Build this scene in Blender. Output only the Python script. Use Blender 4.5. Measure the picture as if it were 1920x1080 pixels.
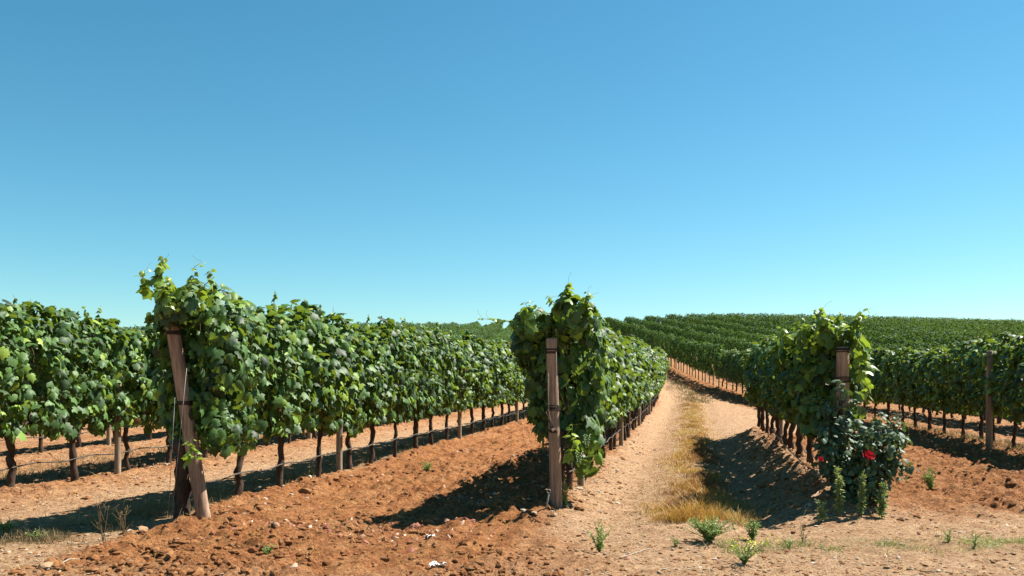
import bpy, math, random
import numpy as np
from mathutils import Vector, Matrix

for o in list(bpy.data.objects):
    bpy.data.objects.remove(o)
S = bpy.context.scene
COL = S.collection
R = math.radians

# ---------------------------------------------------------------- camera, sky, sun, exposure
CAM_H = 1.45
cd = bpy.data.cameras.new('camera')
cam = bpy.data.objects.new('camera', cd)
COL.objects.link(cam)
cam.location = (0, 0, CAM_H)
cam.rotation_euler = (R(90), 0, 0)
cd.sensor_width = 36
cd.lens = 30.0
cd.shift_y = 164 / 1920
cd.clip_start = 0.05
cd.clip_end = 8000
S.camera = cam

SUN_EL, SUN_AZ = R(51), R(64)          # azimuth measured from +Y towards +X
W = bpy.data.worlds.new('World')
S.world = W
W.use_nodes = True
wn, wl = W.node_tree.nodes, W.node_tree.links
wn.clear()
sky = wn.new('ShaderNodeTexSky')
sky.sky_type = 'NISHITA'
sky.sun_disc = False
sky.sun_elevation = SUN_EL
sky.sun_rotation = SUN_AZ
sky.altitude = 0
sky.air_density = 1.0
sky.dust_density = 0.0
sky.ozone_density = 3.0
tint = wn.new('ShaderNodeMix'); tint.data_type = 'RGBA'; tint.blend_type = 'MULTIPLY'
tint.inputs[0].default_value = 1.0
tint.inputs[7].default_value = (0.72, 1.0, 0.98, 1)
wl.new(sky.outputs[0], tint.inputs[6])
bg = wn.new('ShaderNodeBackground')
bg.inputs['Strength'].default_value = 0.050
wo = wn.new('ShaderNodeOutputWorld')
ss = wn.new('ShaderNodeSeparateColor'); sc = wn.new('ShaderNodeCombineColor')
pw = wn.new('ShaderNodeMath'); pw.operation = 'POWER'; pw.inputs[1].default_value = 1.35
pm = wn.new('ShaderNodeMath'); pm.operation = 'MULTIPLY'; pm.inputs[1].default_value = 0.62
wl.new(tint.outputs[2], ss.inputs[0]); wl.new(ss.outputs[0], pw.inputs[0]); wl.new(pw.outputs[0], pm.inputs[0])
wl.new(pm.outputs[0], sc.inputs[0]); wl.new(ss.outputs[1], sc.inputs[1]); wl.new(ss.outputs[2], sc.inputs[2])
wl.new(sc.outputs[0], bg.inputs['Color'])
wl.new(bg.outputs[0], wo.inputs['Surface'])

sl = bpy.data.lights.new('sun', 'SUN')
sl.energy = 5.0
sl.angle = R(0.53)
sl.color = (1.0, 0.95, 0.86)
sun = bpy.data.objects.new('sun', sl)
COL.objects.link(sun)
sd = Vector((math.sin(SUN_AZ) * math.cos(SUN_EL), math.cos(SUN_AZ) * math.cos(SUN_EL), math.sin(SUN_EL)))
sun.rotation_euler = sd.to_track_quat('Z', 'Y').to_euler()
sun.location = (20, 10, 30)

S.view_settings.view_transform = 'Standard'
S.view_settings.look = 'None'
S.view_settings.exposure = 1.47
S.view_settings.gamma = 1.0
S.view_settings.use_curve_mapping = False

# ---------------------------------------------------------------- helpers
def px(x, y, d=None, z=0.0):
    """photo pixel -> world point, on level z or at depth d"""
    if d is None:
        d = 1600 * (CAM_H - z) / (y - 704)
    return Vector(((x - 960) / 1600 * d, d, CAM_H + (704 - y) / 1600 * d))

def tag(o, label=None, cat=None, group=None, kind=None):
    if label: o['label'] = label
    if cat: o['category'] = cat
    if group: o['group'] = group
    if kind: o['kind'] = kind
    return o

def empty(name, loc=(0, 0, 0), rz=0.0):
    o = bpy.data.objects.new(name, None)
    o.empty_display_size = 0.1
    COL.objects.link(o)
    o.location = loc
    o.rotation_euler = (0, 0, rz)
    return o

def mesh_np(name, V, F, mats, smooth=True, fmat=None, attrs=None):
    """V (n,3); F (m,k) array or list of arrays of differing k"""
    me = bpy.data.meshes.new(name)
    if isinstance(F, np.ndarray): F = [F]
    F = [f for f in F if len(f)]
    nv = len(V)
    loops = np.concatenate([f.reshape(-1) for f in F]).astype(np.int32)
    tot = np.concatenate([np.full(len(f), f.shape[1], np.int32) for f in F])
    start = np.concatenate([[0], np.cumsum(tot)[:-1]]).astype(np.int32)
    me.vertices.add(nv)
    me.vertices.foreach_set('co', np.ascontiguousarray(V, np.float32).reshape(-1))
    me.loops.add(len(loops))
    me.loops.foreach_set('vertex_index', loops)
    me.polygons.add(len(tot))
    me.polygons.foreach_set('loop_start', start)
    me.polygons.foreach_set('loop_total', tot)
    me.polygons.foreach_set('use_smooth', np.full(len(tot), smooth, bool))
    if fmat is not None:
        me.polygons.foreach_set('material_index', np.asarray(fmat, np.int32))
    if attrs:
        for k, a in attrs.items():
            a = np.asarray(a, np.float32)
            if a.ndim == 1:
                at = me.attributes.new(k, 'FLOAT', 'POINT')
                at.data.foreach_set('value', a)
            else:
                at = me.attributes.new(k, 'FLOAT_COLOR', 'POINT')
                at.data.foreach_set('color', np.concatenate([a, np.ones((len(a), 4 - a.shape[1]), np.float32)], 1).reshape(-1))
    me.update(calc_edges=True)
    for m in (mats if isinstance(mats, (list, tuple)) else [mats]):
        me.materials.append(m)
    return me

def add(name, me, parent=None, loc=(0, 0, 0)):
    o = bpy.data.objects.new(name, me)
    COL.objects.link(o)
    o.location = loc
    if parent is not None: o.parent = parent
    return o

def _h(i, j, s):
    v = np.sin(i * 127.1 + j * 311.7 + s * 74.7) * 43758.5453
    return v - np.floor(v)

def vn(x, y, s=0):
    xi, yi = np.floor(x), np.floor(y)
    u, v = x - xi, y - yi
    u = u * u * (3 - 2 * u); v = v * v * (3 - 2 * v)
    a = _h(xi, yi, s) * (1 - u) + _h(xi + 1, yi, s) * u
    b = _h(xi, yi + 1, s) * (1 - u) + _h(xi + 1, yi + 1, s) * u
    return a * (1 - v) + b * v

def sstep(a, b, x):
    t = np.clip((x - a) / (b - a), 0, 1)
    return t * t * (3 - 2 * t)

def tube(path, rad, n=8, rng=None, lump=0.0, cap=True):
    P = np.array(path, float)
    m = len(P)
    r = np.array(rad, float) if np.ndim(rad) else np.full(m, rad, float)
    T = np.gradient(P, axis=0)
    T /= np.linalg.norm(T, axis=1)[:, None] + 1e-9
    up = np.array([0, 0, 1.0]) if abs(T[0][2]) < .8 else np.array([0, 1.0, 0])
    V = []
    for i in range(m):
        a = np.cross(T[i], up); a /= np.linalg.norm(a) + 1e-9
        b = np.cross(T[i], a)
        up = np.cross(a, T[i])
        for k in range(n):
            t = 2 * math.pi * k / n
            rr = r[i] * (1 + (lump * (rng.random() - .5) * 2 if rng is not None else 0))
            V.append(P[i] + rr * (math.cos(t) * a + math.sin(t) * b))
    F = []
    for i in range(m - 1):
        for k in range(n):
            k2 = (k + 1) % n
            F.append((i * n + k, i * n + k2, (i + 1) * n + k2, (i + 1) * n + k))
    V = np.array(V); F = np.array(F)
    if cap:
        V = np.vstack([V, P[0], P[-1]])
        T3 = [(k, len(V) - 2, (k + 1) % n) for k in range(n)]
        T3 += [((m - 1) * n + (k + 1) % n, len(V) - 1, (m - 1) * n + k) for k in range(n)]
        return V, [F, np.array(T3)]
    return V, [F]

class MB:
    """collects pieces of one mesh"""
    def __init__(s): s.V = []; s.F = {}; s.M = {}; s.n = 0; s.A = []
    def add(s, V, F, mat=0, a=0.5):
        V = np.asarray(V, float)
        for f in (F if isinstance(F, list) else [F]):
            k = f.shape[1]
            s.F.setdefault(k, []).append(f + s.n)
            s.M.setdefault(k, []).append(np.full(len(f), mat))
        s.V.append(V); s.n += len(V)
        s.A.append(np.full(len(V), a) if np.ndim(a) == 0 else a)
    def tube(s, path, rad, n=6, mat=0, a=0.5, rng=None, lump=0.0):
        V, F = tube(path, rad, n, rng, lump); s.add(V, F, mat, a)
    def mesh(s, name, mats, smooth=True):
        ks = sorted(s.F)
        return mesh_np(name, np.vstack(s.V), [np.vstack(s.F[k]) for k in ks], mats, smooth,
                       np.concatenate([np.concatenate(s.M[k]) for k in ks]), {'var': np.concatenate(s.A)})

# ---------------------------------------------------------------- materials
def newmat(name):
    m = bpy.data.materials.new(name); m.use_nodes = True
    nt = m.node_tree; nt.nodes.clear()
    return m, nt.nodes, nt.links

def ramp(n, stops, interp='LINEAR'):
    r = n.new('ShaderNodeValToRGB'); r.color_ramp.interpolation = interp
    e = r.color_ramp.elements
    while len(e) < len(stops): e.new(0.5)
    for q, (p, c) in zip(e, stops):
        q.position = p; q.color = (*c, 1)
    return r

def noise(n, l, vec, scale, detail=4, rough=.55, dist=0.0):
    t = n.new('ShaderNodeTexNoise')
    t.inputs['Scale'].default_value = scale; t.inputs['Detail'].default_value = detail
    t.inputs['Roughness'].default_value = rough; t.inputs['Distortion'].default_value = dist
    if vec is not None: l.new(vec, t.inputs['Vector'])
    return t

def mixc(n, l, f, a, b, mode='MIX'):
    m = n.new('ShaderNodeMix'); m.data_type = 'RGBA'; m.blend_type = mode
    for i, v in ((0, f), (6, a), (7, b)):
        if isinstance(v, (int, float)): m.inputs[i].default_value = v
        elif isinstance(v, tuple): m.inputs[i].default_value = (*v, 1)
        else: l.new(v, m.inputs[i])
    return m.outputs[2]

def mathn(n, l, op, a, b=None, clamp=False):
    m = n.new('ShaderNodeMath'); m.operation = op; m.use_clamp = clamp
    for i, v in ((0, a), (1, b)):
        if v is None: continue
        if isinstance(v, (int, float)): m.inputs[i].default_value = v
        else: l.new(v, m.inputs[i])
    return m.outputs[0]

def leaf_material(name, stops, rough=.42, trans=.3, tcol=(.32, .42, .02), jitter=.12, spec=.5, back=(.085, .13, .05)):
    m, n, l = newmat(name)
    at = n.new('ShaderNodeAttribute'); at.attribute_name = 'var'
    oi = n.new('ShaderNodeObjectInfo')
    v = mathn(n, l, 'ADD', at.outputs['Fac'], mathn(n, l, 'MULTIPLY', mathn(n, l, 'SUBTRACT', oi.outputs['Random'], .5), jitter))
    r = ramp(n, stops); l.new(v, r.inputs[0])
    tc = n.new('ShaderNodeTexCoord')
    nz = noise(n, l, tc.outputs['Object'], 22, 3)
    col = mixc(n, l, mathn(n, l, 'MULTIPLY', nz.outputs[0], .5), r.outputs[0],
               mixc(n, l, 1.0, r.outputs[0], (1.55, 1.35, 1.2), 'MULTIPLY'))
    ge = n.new('ShaderNodeNewGeometry')
    bc = mixc(n, l, .5, col, back)
    col2 = mixc(n, l, ge.outputs['Backfacing'], col, bc)
    b = n.new('ShaderNodeBsdfPrincipled')
    l.new(col2, b.inputs['Base Color'])
    b.inputs['Roughness'].default_value = rough
    b.inputs['Specular IOR Level'].default_value = spec
    t = n.new('ShaderNodeBsdfTranslucent')
    l.new(mixc(n, l, .55, col, tcol), t.inputs['Color'])
    mx = n.new('ShaderNodeMixShader'); mx.inputs[0].default_value = trans
    l.new(b.outputs[0], mx.inputs[1]); l.new(t.outputs[0], mx.inputs[2])
    bn = n.new('ShaderNodeBump'); bn.inputs['Strength'].default_value = .25; bn.inputs['Distance'].default_value = .01
    n2 = noise(n, l, tc.outputs['Object'], 45, 2)
    l.new(n2.outputs[0], bn.inputs['Height']); l.new(bn.outputs[0], b.inputs['Normal'])
    o = n.new('ShaderNodeOutputMaterial'); l.new(mx.outputs[0], o.inputs['Surface'])
    return m

M_LEAF = leaf_material('vine_leaf', [(0, (.010, .024, .008)), (.3, (.044, .102, .027)), (.65, (.082, .168, .036)),
                                     (.86, (.13, .225, .026)), (.95, (.21, .30, .035)), (1.0, (.11, .06, .025))], rough=.54, trans=.27, spec=.36)
M_LEAF_FAR = leaf_material('far_vine_leaf', [(0, (.012, .030, .010)), (.3, (.038, .092, .022)), (.65, (.065, .145, .028)), (.86, (.09, .17, .02)), (1, (.15, .22, .03))], rough=.7, trans=.22, spec=.15, tcol=(.2, .34, .02))
M_LEAF_YOUNG = leaf_material('young_vine_leaf', [(0, (.07, .15, .025)), (.5, (.13, .22, .03)), (1, (.22, .31, .05))], trans=.4)
M_ROSE_LEAF = leaf_material('rose_leaf', [(0, (.020, .048, .026)), (.6, (.062, .112, .062)), (.9, (.11, .17, .085)), (1, (.13, .05, .03))], rough=.58, trans=.12, spec=.3)
M_WEED = leaf_material('weed_leaf', [(0, (.08, .16, .035)), (.6, (.17, .27, .065)), (1, (.27, .34, .10))], rough=.6, trans=.25)
M_WEED_PALE = leaf_material('pale_weed_leaf', [(0, (.12, .16, .055)), (.6, (.20, .25, .09)), (1, (.30, .33, .14))], rough=.7, trans=.3)
M_WEED_YELLOW = leaf_material('yellow_blossom', [(0, (.14, .22, .05)), (.5, (.45, .45, .04)), (1, (.7, .65, .04))], rough=.6)
M_PETAL = leaf_material('rose_petal', [(0, (.22, .006, .014)), (1, (.40, .018, .032))], rough=.5, trans=.15, tcol=(.7, .02, .03), back=(.4, .01, .02))
M_DRYGRASS = leaf_material('dry_grass', [(0, (.13, .032, .018)), (.3, (.34, .17, .028)), (.7, (.48, .30, .055)), (1, (.52, .40, .17))], rough=.7, trans=.25, tcol=(.45, .28, .07), back=(.36, .23, .07))
M_OLIVEGRASS = leaf_material('olive_grass', [(0, (.11, .075, .035)), (.5, (.21, .16, .065)), (1, (.32, .25, .12))], rough=.7, trans=.2, tcol=(.26, .22, .07), back=(.2, .16, .07))
M_LITTER = leaf_material('dead_leaf', [(0, (.13, .03, .018)), (.35, (.22, .07, .04)), (.6, (.28, .17, .10)), (1, (.46, .37, .30))], rough=.75, trans=.1, tcol=(.5, .2, .1), back=(.36, .22, .15))

def bark_material(name, c0, c1, scale=14, bump=.9, stretch=(1, 1, .3)):
    m, n, l = newmat(name)
    tc = n.new('ShaderNodeTexCoord'); mp = n.new('ShaderNodeMapping')
    mp.inputs['Scale'].default_value = stretch
    l.new(tc.outputs['Object'], mp.inputs['Vector'])
    nz = noise(n, l, mp.outputs[0], scale, 6, .65)
    r = ramp(n, [(.32, c0), (.68, c1)]); l.new(nz.outputs[0], r.inputs[0])
    b = n.new('ShaderNodeBsdfPrincipled'); l.new(r.outputs[0], b.inputs['Base Color'])
    b.inputs['Roughness'].default_value = .9; b.inputs['Specular IOR Level'].default_value = .2
    n2 = noise(n, l, mp.outputs[0], scale * 4, 5, .7)
    bn = n.new('ShaderNodeBump'); bn.inputs['Strength'].default_value = bump; bn.inputs['Distance'].default_value = .012
    l.new(n2.outputs[0], bn.inputs['Height']); l.new(bn.outputs[0], b.inputs['Normal'])
    o = n.new('ShaderNodeOutputMaterial'); l.new(b.outputs[0], o.inputs['Surface'])
    return m
M_BARK = bark_material('vine_bark', (.018, .012, .008), (.095, .058, .038), 16, 1.0)
M_CANE = bark_material('cane_bark', (.10, .06, .03), (.20, .13, .06), 30, .4)
M_STEM = bark_material('rose_stem', (.06, .05, .025), (.15, .10, .05), 30, .4)
M_WEEDSTEM = bark_material('weed_stem', (.10, .13, .04), (.20, .22, .08), 30, .2)
M_POST = bark_material('weathered_post_wood', (.15, .085, .055), (.42, .28, .195), 30, .9, (1, 1, .07))
M_POST_GREY = bark_material('grey_post_wood', (.13, .095, .065), (.36, .27, .185), 30, .9, (1, 1, .07))
M_HOSE = bark_material('black_hose', (.035, .032, .028), (.10, .085, .07), 8, .1)
M_TWIG = bark_material('bleached_twig', (.22, .165, .115), (.37, .30, .22), 25, .4)
M_BAND = bark_material('rusty_wire_band', (.018, .014, .012), (.05, .035, .025), 40, .6)

def plain(name, c, rough=.5, metal=0.0):
    m, n, l = newmat(name)
    tc = n.new('ShaderNodeTexCoord')
    nz = noise(n, l, tc.outputs['Object'], 30, 3)
    col = mixc(n, l, nz.outputs[0], tuple(v * .75 for v in c), c)
    b = n.new('ShaderNodeBsdfPrincipled'); l.new(col, b.inputs['Base Color'])
    b.inputs['Roughness'].default_value = rough; b.inputs['Metallic'].default_value = metal
    o = n.new('ShaderNodeOutputMaterial'); l.new(b.outputs[0], o.inputs['Surface'])
    return m
M_WIRE = plain('galvanised_wire', (.26, .25, .23), .6, .4)
M_PAPER = plain('pale_litter', (.62, .60, .56), .7)
M_GRAPE = plain('green_grape', (.16, .26, .07), .35)

def stone_material():
    m, n, l = newmat('stone_and_clod')
    at = n.new('ShaderNodeAttribute'); at.attribute_name = 'var'
    r = ramp(n, [(0, (.150, .060, .022)), (.4, (.235, .105, .040)), (.7, (.28, .16, .08)), (.9, (.34, .25, .17)), (1, (.44, .38, .30))])
    l.new(at.outputs['Fac'], r.inputs[0])
    tc = n.new('ShaderNodeTexCoord')
    nz = noise(n, l, tc.outputs['Object'], 40, 4)
    col = mixc(n, l, mathn(n, l, 'MULTIPLY', nz.outputs[0], .6), r.outputs[0], mixc(n, l, 1.0, r.outputs[0], (.55, .5, .45), 'MULTIPLY'))
    b = n.new('ShaderNodeBsdfPrincipled'); l.new(col, b.inputs['Base Color']); b.inputs['Roughness'].default_value = .95
    b.inputs['Specular IOR Level'].default_value = .15
    bn = n.new('ShaderNodeBump'); bn.inputs['Strength'].default_value = .7; bn.inputs['Distance'].default_value = .01
    l.new(nz.outputs[0], bn.inputs['Height']); l.new(bn.outputs[0], b.inputs['Normal'])
    o = n.new('ShaderNodeOutputMaterial'); l.new(b.outputs[0], o.inputs['Surface'])
    return m
M_STONE = stone_material()

def ground_material():
    m, n, l = newmat('vineyard_soil')
    at = n.new('ShaderNodeAttribute'); at.attribute_name = 'mask'
    sp = n.new('ShaderNodeSeparateColor'); l.new(at.outputs['Color'], sp.inputs[0])
    tc = n.new('ShaderNodeTexCoord'); P = tc.outputs['Object']
    big = noise(n, l, P, .9, 5, .6); mid = noise(n, l, P, 6, 6, .65); fine = noise(n, l, P, 34, 6, .8)
    til = ramp(n, [(.30, (.145, .053, .020)), (.52, (.255, .108, .040)), (.75, (.335, .175, .076))]); l.new(mid.outputs[0], til.inputs[0])
    pal = ramp(n, [(.28, (.230, .128, .068)), (.5, (.330, .205, .115)), (.75, (.40, .275, .165))]); l.new(mid.outputs[0], pal.inputs[0])
    f = mathn(n, l, 'ADD', sp.outputs[0], mathn(n, l, 'MULTIPLY', mathn(n, l, 'SUBTRACT', big.outputs[0], .5), .9), True)
    base = mixc(n, l, f, pal.outputs[0], til.outputs[0])
    gr = ramp(n, [(.35, (.15, .09, .04)), (.65, (.25, .165, .075))]); l.new(mid.outputs[0], gr.inputs[0])
    base = mixc(n, l, mathn(n, l, 'MULTIPLY', sp.outputs[1], .75), base, gr.outputs[0])
    sk = ramp(n, [(.38, (.42, .36, .32)), (.50, (.98, .98, .98)), (.64, (1.45, 1.45, 1.5))]); l.new(fine.outputs[0], sk.inputs[0])
    base = mixc(n, l, 1.0, base, sk.outputs[0], 'MULTIPLY')
    vo = n.new('ShaderNodeTexVoronoi'); vo.inputs['Scale'].default_value = 26; l.new(P, vo.inputs['Vector'])
    pb = ramp(n, [(.10, (1, 1, 1)), (.17, (0, 0, 0))]); l.new(vo.outputs['Distance'], pb.inputs[0])
    pick = ramp(n, [(.70, (0, 0, 0)), (.74, (1, 1, 1))]); l.new(vo.outputs['Color'], pick.inputs[0])
    pm = mathn(n, l, 'MULTIPLY', pb.outputs[0], pick.outputs[0])
    base = mixc(n, l, mathn(n, l, 'MULTIPLY', pm, .55), base, (.40, .31, .22))
    b = n.new('ShaderNodeBsdfPrincipled'); l.new(base, b.inputs['Base Color']); b.inputs['Roughness'].default_value = .97
    b.inputs['Specular IOR Level'].default_value = .1
    bn = n.new('ShaderNodeBump'); bn.inputs['Strength'].default_value = 1.0; bn.inputs['Distance'].default_value = .035
    hh = mathn(n, l, 'ADD', fine.outputs[0], mathn(n, l, 'MULTIPLY', pm, .5))
    l.new(hh, bn.inputs['Height']); l.new(bn.outputs[0], b.inputs['Normal'])
    o = n.new('ShaderNodeOutputMaterial'); l.new(b.outputs[0], o.inputs['Surface'])
    return m
M_GROUND = ground_material()

# ---------------------------------------------------------------- lie of the land
def track(y):
    """centre line of the farm track"""
    y = np.asarray(y, float)
    s0, s1, a, b = .207, .045, 36., 50.
    t = np.clip((y - a) / (b - a), 0, 1)
    return 1.95 + s0 * (np.minimum(y, a) - 9) + (b - a) * (s0 * t + (s1 - s0) * t * t / 2) + s1 * np.maximum(y - b, 0)

_ky = np.array([-60, 9.5, 16.8, 23, 30, 37, 45, 52, 60, 130, 200, 600, 7000.])
_kx = np.array([-7, 7.75, 9.45, 10.35, 10.75, 10.9, 10.95, 11.05, 11.3, 14.4, 17.6, 36, 320.])
_fy = np.arange(-60, 620, .5); _fx = np.interp(_fy, _ky, _kx)
_fx = np.convolve(np.pad(_fx, 8, 'edge'), np.hanning(19)[1:-1] / np.hanning(19).sum(), 'valid')
def rrow(y):
    """the first long row right of the track, which swings left up the hill"""
    return np.interp(np.asarray(y, float), _fy, _fx)
SPR = 3.2
def rowx(k, y):
    return float(rrow(y)) + SPR * (k - 4) if k >= 4 else float(track(y)) + off(k)
def rowdist(x, y):
    r = x - track(y)
    d = np.abs(r[..., None] - OFFL).min(-1)
    d3 = np.where(y < 20, np.abs(r - 1.5), 9.)
    q = x - rrow(y)
    dr = np.abs(q - SPR * np.maximum(np.round(q / SPR), 0))
    return np.minimum(np.minimum(d, d3), dr)

ROW = {0: -8.0, 1: -4.97, 2: -1.45, 3: 1.50, 4: 5.45}
def off(k):
    if k in ROW: return ROW[k]
    return ROW[0] + 3.35 * k if k < 0 else ROW[4] + 3.2 * (k - 4)
KS = list(range(-14, 34))
OFFL = np.array([off(k) for k in KS if k < 3])
START = {0: 8.0, 1: 8.25, 2: 8.95, 3: 9.15, 4: 9.4}
def start(k): return START.get(k, 7.8 if k < 0 else 9.5 + .25 * (k - 4))

def hill(x, y):
    x = np.asarray(x, float); y = np.asarray(y, float)
    s, a, b, c, d = .087, 22., 54., 122., 165.
    t = np.clip((y - a) / (b - a), 0, 1)
    z = s * ((b - a) * t * t / 2 + np.clip(y - b, 0, c - b))
    u = np.clip((y - c) / (d - c), 0, 1)
    z = z + s * (d - c) * (u - u * u) - .05 * np.maximum(y - d, 0) * (y < 600) - 21.75 * (y >= 600)
    side = 1 - .09 * sstep(13, -10, x) + .085 * sstep(14.5, 28, x) - .14 * sstep(35, 85, x)
    return np.where(z > 0, z * side, z)

def shape(x, y):
    """ground height without the small roughness, and the surface masks"""
    r = x - track(y)
    d = rowdist(x, y)
    inrow = sstep(7.6, 9.2, y + .25 * vn(x * 1.3, y * 1.3, 5))
    z = .07 * np.exp(-(d / .38) ** 2) * inrow
    # bank beneath the row right of the track, ruts of the track
    b3 = np.clip(1 - np.abs(r - 1.45) / .95, 0, 1)
    z = z + .13 * b3 * b3 * (3 - 2 * b3) * inrow * sstep(21.5, 18.5, y)
    ina = sstep(6.5, 8.5, y)
    z = z - ina * .05 * (np.exp(-((r + .80) / .28) ** 2) + np.exp(-((r - .62) / .25) ** 2))
    z = z + ina * .03 * np.exp(-(r / .4) ** 2)
    return hill(x, y) + z + .05 * (vn(x * .45, y * .45, 3) - .5)

def masks(x, y):
    r = x - track(y)
    n1 = .6 * vn(x * 1.1, y * 1.1, 11) + .6 * vn(x * 3.7, y * 3.7, 14) - .6; n2 = vn(x * .4, y * .4, 12) - .5
    rn = r + .35 * n1
    inrow = sstep(6.9, 8.0, y + .8 * n1)
    til = sstep(-5.25, -4.85, rn) * (1 - sstep(-1.75, -1.15, rn))           # furrow left of centre row
    til = til * sstep(5.6, 6.6, y + .6 * n2 + .12 * (x + 3))
    q = x + .35 * n1 - rrow(y)
    t2 = sstep(1.0, 1.9, rn) * inrow * sstep(8.2, 9.4, y + n1)              # beyond the short right-hand row
    t2 = np.where(y > 19.5 + n2, sstep(-1.9, -1.4, q), t2)
    t2 = np.where(q > .4, .75, t2)
    t3 = (1 - sstep(-8.1, -7.5, rn)) * .55 * inrow + .5 * np.exp(-((rn + 7.6) / .5) ** 2)
    bot = sstep(-3.6, -2.2, x + .5 * n1) * (1 - sstep(.0, 1.2, x + .5 * n1)) * .8
    til = np.clip(np.maximum(np.maximum(til, t2), np.maximum(t3, bot * (1 - inrow))), 0, 1)
    til = np.where(y > 60, til * .8 + .1, til)
    g = np.exp(-(rn / .5) ** 2) * sstep(8.1, 8.9, y) * (1 - sstep(34, 40, y))
    g2 = np.exp(-((rn + 5.75) / .40) ** 2) * sstep(6.8, 7.6, y)
    g3 = .6 * np.exp(-((y - 7.15 - .15 * n2) / .3) ** 2) * sstep(1.7, 2.4, x)
    g4 = .6 * sum(np.exp(-((q - o - .45) / .4) ** 2) for o in (0, 3.2, 6.4)) * inrow
    g = np.clip(np.maximum(np.maximum(g, g2), np.maximum(g3, g4)), 0, 1)
    return til, g

def rough(x, y):
    til, g = masks(x, y)
    def bil(s, sd): return np.abs(2 * vn(x / s, y / s, sd) - 1)
    a = bil(.30, 21) * .040 + bil(.14, 22) * .036 + bil(.07, 23) * .036
    sel = .35 + .9 * vn(x / 1.1, y / 1.1, 31)
    r = x - track(y)
    bank = np.clip(1 - np.abs(r - 1.35) / .8, 0, 1) * sstep(8.3, 9.5, y) * sstep(21, 19, y)
    k = np.clip(til * sel + bank * .9 + .12, 0, 1.4)
    # tracks of small furrows along the tilled strip
    fur = .012 * np.sin(r * 19 + 2 * vn(x * .8, y * .8, 41)) * til
    return a * k * 1.4 + (bil(.10, 24) * .010 + bil(.045, 25) * .008) * (1 - .5 * til) + fur

def gz(x, y):
    return float(shape(np.array([x * 1.0]), np.array([y * 1.0]))[0])
def gzr(x, y):
    X, Y = np.array([x * 1.0]), np.array([y * 1.0])
    return float((shape(X, Y) + rough(X, Y))[0])

def build_ground():
    xs = [0.5]
    xr = list(np.arange(-8.5, 10.0, .028))
    st, x = .028, xr[-1]
    while x < 3000: st *= 1.055; x += st; xr.append(x)
    st, x, lo = .028, xr[0], []
    while x > -3000: st *= 1.055; x -= st; lo.append(x)
    xs = np.array(lo[::-1] + xr)
    ys = [-3000., -800., -200., -60., -20., -8., -3., -1., 0., 1., 2., 3., 4., 4.5, 5., 5.3, 5.6, 5.8, 5.95]
    y = 6.0
    while y < 60:
        ys.append(y); y += .022 * max(1, (y / 11)) ** 1.4
    st = .25
    while y < 6000:
        ys.append(y); y += st
        if y > 170: st *= 1.12
    ys = np.array(ys)
    X, Y = np.meshgrid(xs, ys)
    Z = np.empty_like(X); Mk = np.zeros(X.shape + (3,))
    for i in range(len(ys)):
        xx, yy = X[i], Y[i]
        zz = shape(xx, yy)
        if 0 < ys[i] < 90: zz = zz + rough(xx, yy)
        a, b = masks(xx, yy)
        Z[i] = zz; Mk[i, :, 0] = a; Mk[i, :, 1] = b
    nx, ny = len(xs), len(ys)
    idx = np.arange(nx * ny).reshape(ny, nx)
    F = np.stack([idx[:-1, :-1], idx[:-1, 1:], idx[1:, 1:], idx[1:, :-1]], -1).reshape(-1, 4)
    me = mesh_np('ground', np.stack([X, Y, Z], -1).reshape(-1, 3), F, M_GROUND, True, None, {'mask': Mk.reshape(-1, 3)})
    o = add('ground', me)
    tag(o, 'red brown tilled vineyard soil with a pale sandy farm track', kind='structure')
    print('ground', nx, ny)
build_ground()

# ---------------------------------------------------------------- leaves
def leaf_template():
    """five-lobed vine leaf, unit length, petiole at origin, tip along +y, upper side +z"""
    mid = [(0, 0), (0, .35), (0, .68), (0, 1.0)]
    side = [(.10, -.16), (.36, -.14), (.52, .14), (.40, .30), (.50, .58), (.24, .66)]
    V = [(x, y) for x, y in mid] + side + [(-x, y) for x, y in side]
    Fq, Ft = [], []
    for s, o in ((1, 4), (-1, 10)):
        q = [(0, o, o + 1), (0, o + 1, o + 2), (0, o + 2, o + 3), (0, o + 3, 1), (1, o + 3, o + 4), (1, o + 4, o + 5), (1, o + 5, 2), (2, o + 5, 3)]
        for f in q: Ft.append(f if s > 0 else f[::-1])
    V = np.array(V, float)
    z = -.32 * np.abs(V[:, 0]) ** 1.2 * 1.0 - .22 * V[:, 1] ** 2 + .04
    return np.column_stack([V, z]), np.array(Ft)
LT_V, LT_F = leaf_template()
LS_V = np.array([(0, -.08, 0), (.5, .25, -.14), (.3, .75, -.16), (0, 1, -.2), (-.3, .75, -.16), (-.5, .25, -.14), (0, .45, .03)])
LS_F = np.array([(6, 0, 1), (6, 1, 2), (6, 2, 3), (6, 3, 4), (6, 4, 5), (6, 5, 0)])
LQ_V = np.array([(0, -.1, 0), (.5, .4, -.12), (0, 1, -.1), (-.5, .4, -.12)])
LQ_F = np.array([(0, 1, 2), (0, 2, 3)])
LO_V = np.array([(0, 0, 0), (.27, .3, -.05), (.24, .7, -.08), (0, 1, -.14), (-.24, .7, -.08), (-.27, .3, -.05), (0, .5, .03)])  # oval leaflet

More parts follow.
